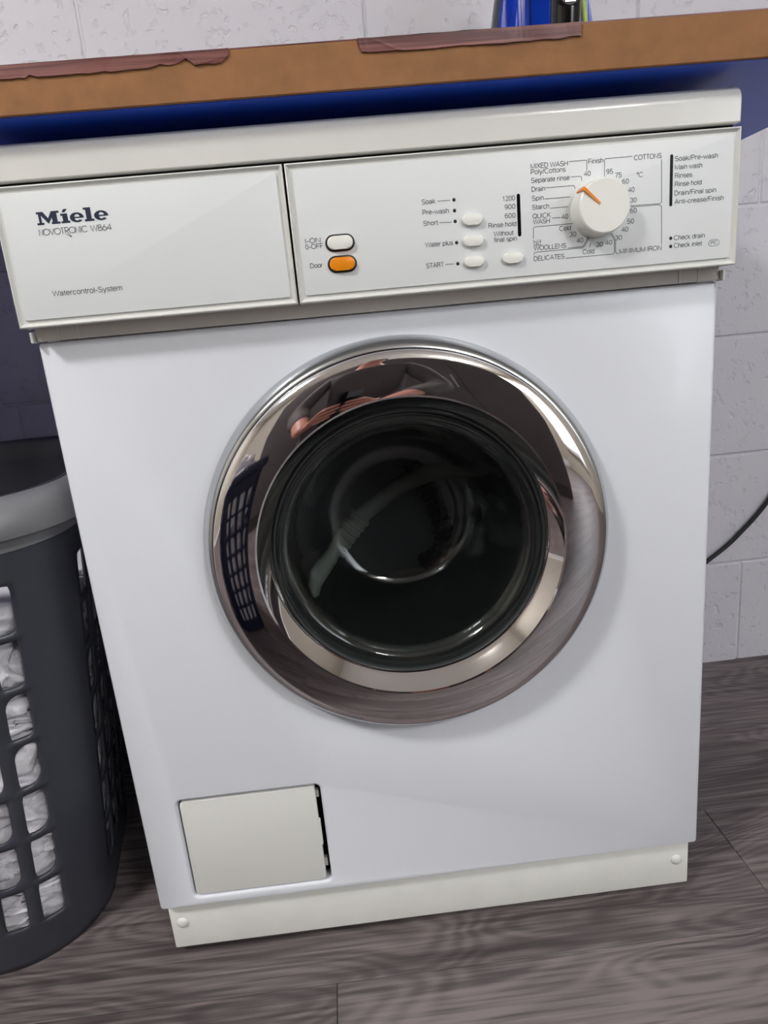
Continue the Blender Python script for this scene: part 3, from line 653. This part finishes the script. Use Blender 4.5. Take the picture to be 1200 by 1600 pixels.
def make_basket(name, loc, rz, m, rim_m, label):
    root = empty(name, loc, rz); tag(root, label, 'basket')
    bm = bmesh.new(); K = 6
    cols = []
    def add(c, n, pitch=.041): cols.extend([(c+(i-(n-1)/2)*pitch-pitch/2, c+(i-(n-1)/2)*pitch+pitch/2, True) for i in range(n)])
    add(0, 9); cols.append((.1845, .235, False)); add(.317, 4); cols.append((.399, .4495, False)); add(.634, 9); cols.append((.8185, .869, False)); add(.951, 4); cols.append((1.033, 1.0835, False))
    rows = [(0, .04875, None)] + [(.04875+.0585*i, .04875+.0585*(i+1), i) for i in range(7)] + [(.45825, .5, 'top')]
    radii = [(.002, .002, .002, .002), (.002, .003, .012, .003), (.003, .003, .014, .003), (.014, .003, .014, .003), (.014, .003, .004, .002), (.003, .003, .003, .003), (.004, .005, .003, .003)]   # tl tr br bl
    def sd(x, z, hw, hh, r4):
        r = r4[0] if (x < 0 and z >= 0) else r4[1] if z >= 0 else r4[2] if x >= 0 else r4[3]
        qx, qz = abs(x)-hw+r, abs(z)-hh+r; return min(max(qx, qz), 0)+math.hypot(max(qx, 0), max(qz, 0))-r
    for s0, s1, holes in cols:
        for z0, z1, ri in rows:
            hole = holes and isinstance(ri, int); hw, hh = .0128, .0250
            grip = ri == 'top' and any(abs((s0+s1)/2-g) < .03 for g in (.634-.041, .634+.041)) and holes
            if grip: hole, hw, hh, r4 = True, .0135, .011, (.003, .003, .01, .01)
            elif hole: r4 = radii[ri]
            if not hole:
                nz = 2 if ri in (None, 'top') else K
                g = [[bm.verts.new(bpt(s0+(s1-s0)*i/K, z0+(z1-z0)*j/K)) for i in range(K+1)] for j in range(K+1)]
                for j in range(K):
                    for i in range(K): bm.faces.new((g[j][i], g[j][i+1], g[j+1][i+1], g[j+1][i]))
            else:
                W_, H_ = (s1-s0)/2, (z1-z0)/2; bd = [(-1+2*i/K, -1) for i in range(K)]+[(1, -1+2*i/K) for i in range(K)]+[(1-2*i/K, 1) for i in range(K)]+[(-1, 1-2*i/K) for i in range(K)]
                o_, h_ = [], []
                for x, z in bd:
                    lo, hi = 0, 1
                    for _ in range(18):
                        t = (lo+hi)/2
                        if sd(x*W_*t, z*H_*t, hw, hh, r4) < 0: lo = t
                        else: hi = t
                    f = lambda t: bm.verts.new(bpt((s0+s1)/2+x*W_*t, (z0+z1)/2+z*H_*t)); o_.append(f(1)); h_.append(f(lo))
                n = len(bd)
                for i in range(n): bm.faces.new((o_[i], o_[(i+1) % n], h_[(i+1) % n], h_[i]))
    bmesh.ops.remove_doubles(bm, verts=bm.verts[:], dist=2e-5)
    bd = obj('body', bm, m, root); so = bd.modifiers.new('s', 'SOLIDIFY'); so.thickness = .003; so.offset = -1
    bd.data.shade_smooth(); bd.data.set_sharp_from_angle(angle=radians(50))
    bm = bmesh.new(); vs = [bm.verts.new(bpt(PER*i/96, .004)*.985) for i in range(96)]; vt = [bm.verts.new(v.co+Vector((0, 0, .004))) for v in vs]
    bm.faces.new(vs[::-1]); bm.faces.new(vt)
    for i in range(96): bm.faces.new((vs[i], vs[(i+1) % 96], vt[(i+1) % 96], vt[i]))
    obj('base', bm, m, root)
    bm = bmesh.new(); prof = [(-.0035, .487), (.0015, .487), (.002, .499), (.016, .5005), (.0225, .5035), (.0245, .509), (.0238, .520), (.0212, .530), (.014, .5375), (.004, .5405), (-.002, .539), (-.0045, .534), (-.0045, .505)]
    N = 128; rg = []
    for i in range(N):
        a, b = dims(.5); p, n = per(a, b, PER*i/N); dz = tilt(p.y)
        rg.append([bm.verts.new((p.x+n.x*o, p.y+n.y*o, z+dz)) for o, z in prof])
    for i in range(N):
        A, C_ = rg[i], rg[(i+1) % N]
        for k in range(len(prof)): bm.faces.new((A[k], C_[k], C_[(k+1) % len(prof)], A[(k+1) % len(prof)]))
    obj('rim', bm, rim_m, root, 45)
    bm = bmesh.new(); rg = []                                       # dark band added to stand in for shade inside the rim
    for i in range(N):
        a, b = dims(.5); p, n = per(a, b, PER*i/N); dz = tilt(p.y)
        rg.append([bm.verts.new((p.x+n.x*o, p.y+n.y*o, z+dz)) for o, z in ((-.0035, .470), (-.0050, .470), (-.0060, .505), (-.0058, .535), (-.0025, .5405), (.0035, .5413), (.0035, .5400), (-.0040, .536))])
    for i in range(N):
        A, C_ = rg[i], rg[(i+1) % N]
        for k in range(8): bm.faces.new((A[k], C_[k], C_[(k+1) % 8], A[(k+1) % 8]))
    obj('rim_shade_band', bm, m, root, 45)
    return root
def cloth(name, bk, c, r, seed, label, zlo, zhi, cat='laundry'):
    """a crumpled piece of washing kept inside the basket's walls"""
    bm = bmesh.new(); bmesh.ops.create_icosphere(bm, subdivisions=6, radius=1); sv = Vector((seed*7.1, seed*3.3, seed*5.7))
    for v in bm.verts:
        d = v.co.copy(); q = d*1.6+sv
        w = Vector((noise.noise(q), noise.noise(q+Vector((9, 2, 5))), noise.noise(q+Vector((3, 8, 1)))))*.55
        f1 = 1-abs(noise.noise((d+w)*2.3+sv))*2; f2 = 1-abs(noise.noise((d+w)*5.1+sv*2))*2; f3 = noise.noise((d+w)*11+sv)
        k = .86+.20*f1+.10*f2+.03*f3
        p = Vector((c[0]+d.x*r[0]*k, c[1]+d.y*r[1]*k, c[2]+d.z*r[2]*k))
        wv = .022*noise.noise(Vector((p.x*9, p.y*9, 4.2)))+.006*noise.noise(Vector((p.x*31, p.y*31, 1)))
        p.z = max(p.z, zlo+(wv if zlo > .02 else 0)+.0012)
        if zhi: p.z = min(p.z, zhi+wv-.0012)
        zz = min(max(p.z, 0), .5); a, b = dims(zz); a -= .0045; b -= .0045
        if p.z < .52:
            rr = RC-.004; fold = .010*(1-max(0, f2))+.012*(1-max(0, f1)); a -= fold*.9; b -= fold*.9
            qx, qy = abs(p.x)-a+rr, abs(p.y)-b+rr
            if qx > 0 and qy > 0:
                L = math.hypot(qx, qy)
                if L > rr: qx, qy = qx*rr/L, qy*rr/L
                p.x = math.copysign(a-rr+qx, p.x); p.y = math.copysign(b-rr+qy, p.y)
            else:
                if abs(p.x) > a: p.x = math.copysign(a, p.x)
                if abs(p.y) > b: p.y = math.copysign(b, p.y)
        v.co = p
    o = obj(name, bm, M['cloth'], None, 179); o.location = bk.location; o.rotation_euler = bk.rotation_euler
    return tag(o, label, cat, 'washing in the baskets')
bk = make_basket('laundry_basket', (-.609, .1595, 0), radians(10), M['basket'], M['rim'], 'dark grey plastic laundry basket with paler rim beside the washing machine')
LAY = [(.011, .085), (.085, .155), (.155, .225), (.225, .300), (.300, None)]
LAB = ['lowest crumpled white cloth in the grey basket', 'second crumpled white cloth from the bottom of the grey basket', 'crumpled white cloth halfway up the grey basket', 'crumpled white cloth under the topmost one in the grey basket', 'topmost greyish white cloth in the grey basket']
for i, (lo, hi) in enumerate(LAY):
    top = hi or .40
    cloth('white_cloth', bk, (0, 0, (lo+top)/2), (.36, .30, (top-lo)*.95), 1.3+i*1.7, LAB[i], lo, hi)
b2 = make_basket('laundry_basket', BK2[0], BK2[1], M['navy'], M['navy'], 'navy laundry basket heaped with white washing, mirrored in the chrome door ring')
cloth('white_cloth', b2, (0, 0, .17), (.34, .28, .26), 6.6, 'white washing filling the lower part of the mirrored navy basket', .011, .33)
cloth('white_cloth', b2, (.02, 0, .46), (.25, .19, .16), 7.9, 'white washing heaped above the rim of the mirrored navy basket', .33, None)

# ------------------------------------------------------------------ phone and photographer, seen only in the chrome
def ph(u, v, f): return CAM_POS + AX_R*u + AX_U*v + AX_F*f
def orient(bm, c):
    bmesh.ops.transform(bm, matrix=Matrix.Translation(c) @ Matrix((AX_R, AX_U, AX_F)).transposed().to_4x4(), verts=bm.verts[:]); return bm
phone = empty('phone'); tag(phone, 'dark mobile phone mirrored in the chrome door ring', 'phone')
obj('case', orient(B(-.037, .037, -.075, .075, -.004, .004, bev=.0035, seg=3), ph(-.024, -.060, -.012)), M['gloss_black'], phone, 40)
obj('camera_island', orient(B(-.017, .017, -.017, .017, -.001, .0015, bev=.001), ph(-.006, -.006, -.0065)), M['iron_grey'], phone)
obj('screen', orient(B(-.034, .034, -.072, .072, -.0006, .0006), ph(-.024, -.060, -.0166)), M['gloss_black'], phone)
def skin(name, V, E, m, parent, sub=2):
    me = bpy.data.meshes.new(name); me.from_pydata([tuple(v[0]) for v in V], E, []); o = bpy.data.objects.new(name, me); COL.objects.link(o)
    sk = o.modifiers.new('s', 'SKIN'); sk.use_smooth_shade = True
    for i, v in enumerate(V):
        r = v[1]; me.skin_vertices[0].data[i].radius = r if isinstance(r, tuple) else (r, r)
    me.skin_vertices[0].data[0].use_root = True
    o.modifiers.new('d', 'SUBSURF').levels = sub
    m2 = evaluated_mesh(o); bpy.data.objects.remove(o); m2.materials.clear(); return obj(name, m2, m, parent, 179)
pr = empty('person', (-.03, -1.1, 0)); tag(pr, 'person in dark taupe clothes kneeling with a phone, mirrored in the chrome ring', 'person')
def W(x, y, z): return Vector((x, y+1.1, z))                        # person-local
def PL(u, v, f): return ph(u, v, f) - Vector((-.03, -1.1, 0))
wl, wr = PL(-.118, -.135, -.050), PL(.072, -.140, -.050)
V = [(W(0, -1.12, .50), .13), (W(0, -1.10, .68), .12), (W(0, -1.08, .84), (.15, .11)), (W(0, -1.07, .95), .07), (W(0, -1.05, 1.02), .052), (W(0, -1.02, 1.10), (.075, .085)), (W(0, -1.02, 1.18), (.078, .095)), (W(0, -1.03, 1.25), (.06, .07)),
     (W(-.17, -1.08, .91), .052), (W(-.25, -.98, .68), .042), (wl, .028), (W(.17, -1.08, .91), .052), (W(.25, -.98, .68), .042), (wr, .028),
     (W(-.10, -1.12, .46), .09), (W(-.13, -.99, .09), .06), (W(-.13, -1.36, .06), .045), (W(-.13, -1.47, .03), .035), (W(.10, -1.12, .46), .09), (W(.13, -.99, .09), .06), (W(.13, -1.36, .06), .045), (W(.13, -1.47, .03), .035)]
E = [(0, 1), (1, 2), (2, 3), (3, 4), (4, 5), (5, 6), (6, 7), (2, 8), (8, 9), (9, 10), (2, 11), (11, 12), (12, 13), (0, 14), (14, 15), (15, 16), (16, 17), (0, 18), (18, 19), (19, 20), (20, 21)]
body = skin('body', V, E, M['skin'], pr)
g_ = lambda i, k: (V[i][0], tuple(r*k for r in V[i][1]) if isinstance(V[i][1], tuple) else V[i][1]*k)
mid = lambda i, j, t: V[i][0].lerp(V[j][0], t)
S = [g_(0, 1.18), g_(1, 1.18), g_(2, 1.15), (V[3][0]-Vector((0, 0, .02)), .085), g_(8, 1.3), g_(9, 1.3), (mid(9, 10, .62), .042), g_(11, 1.3), g_(12, 1.3), (mid(12, 13, .62), .042)]
skin('sweater', S, [(0, 1), (1, 2), (2, 3), (2, 4), (4, 5), (5, 6), (2, 7), (7, 8), (8, 9)], M['cloth_taupe'], pr)
T = [g_(0, 1.2), g_(14, 1.2), g_(15, 1.12), g_(16, 1.2), g_(18, 1.2), g_(19, 1.12), g_(20, 1.2)]
skin('trousers', T, [(0, 1), (1, 2), (2, 3), (0, 4), (4, 5), (5, 6)], M['cloth_taupe'], pr)
bm = bmesh.new(); bmesh.ops.create_uvsphere(bm, u_segments=24, v_segments=16, radius=1, matrix=Matrix.Translation(W(0, -1.05, 1.20)) @ Matrix.Diagonal((.092, .105, .105, 1)))
bmesh.ops.delete(bm, geom=[v for v in bm.verts if v.co.y > W(0, -.985, 0).y and v.co.z < 1.235], context='VERTS'); obj('hair', bm, M['hair'], pr, 179)
for sx in (-.03, .03):
    bm = bmesh.new(); bmesh.ops.create_uvsphere(bm, u_segments=12, v_segments=8, radius=.011, matrix=Matrix.Translation(W(sx, -.930, 1.165))); obj('eye', bm, M['white'], body, 179)
    bm = bmesh.new(); bmesh.ops.create_uvsphere(bm, u_segments=12, v_segments=8, radius=.02, matrix=Matrix.Translation(W(sx*2.65, -1.03, 1.15)) @ Matrix.Diagonal((.4, .8, 1.4, 1))); obj('ear', bm, M['skin'], body, 179)
skin('nose', [(W(0, -.94, 1.165), .008), (W(0, -.920, 1.135), .013), (W(0, -.935, 1.125), .008)], [(0, 1), (1, 2)], M['skin'], body)
skin('mouth', [(W(-.022, -.938, 1.095), .004), (W(0, -.928, 1.093), .007), (W(.022, -.938, 1.095), .004)], [(0, 1), (1, 2)], M['orange'] if False else M['veneer'], body)
def hand(side, wrist):
    # u measured from the phone's middle; side -1 is the hand at the left of the phone
    c0 = -.024
    P = lambda u, v, f: PL(c0+side*u, v, f)
    V = [(wrist, .024), (P(.068, -.105, -.030), (.030, .016)), (P(.058, -.080, -.022), (.032, .013))]; E = [(0, 1), (1, 2)]
    for k, (v, ln) in enumerate(((-.052, .9), (-.071, 1.0), (-.090, .95), (-.108, .78))):
        b = len(V)
        V += [(P(.052, v-.002, -.012), .0098), (P(.045, v, .001), .0092), (P(.045-.026*ln, v+.003, .0035), .0085), (P(.045-.044*ln, v+.005, .0022), .0072)]
        E += [(2, b), (b, b+1), (b+1, b+2), (b+2, b+3)]
    b = len(V); V += [(P(.060, -.100, -.036), .0125), (P(.042, -.085, -.030), .0108), (P(.022, -.072, -.0265), .009)]; E += [(1, b), (b, b+1), (b+1, b+2)]
    return skin('hand', V, E, M['skin'], pr)
hand(-1, wl); hand(1, wr)

# ------------------------------------------------------------------ tall cabinet behind the camera, mirrored in the chrome
cb = empty('cupboard', (.22, -1.95, 0)); tag(cb, 'dark taupe cupboard behind the photographer, mirrored across the top of the chrome door ring', 'cupboard')
obj('carcass', B(-.98, .98, -.45, 0, .0, 1.55, bev=.003), M['cabinet'], cb)
for k in range(3):
    x0 = -.975+.65*k; d_ = obj('cupboard_door', B(x0+.002, x0+.648, .001, .02, .08, 1.54, bev=.002), M['cabinet'], cb)
    obj('handle', B(x0+.59, x0+.602, .021, .05, .75, .95, bev=.003), M['satin'], d_)
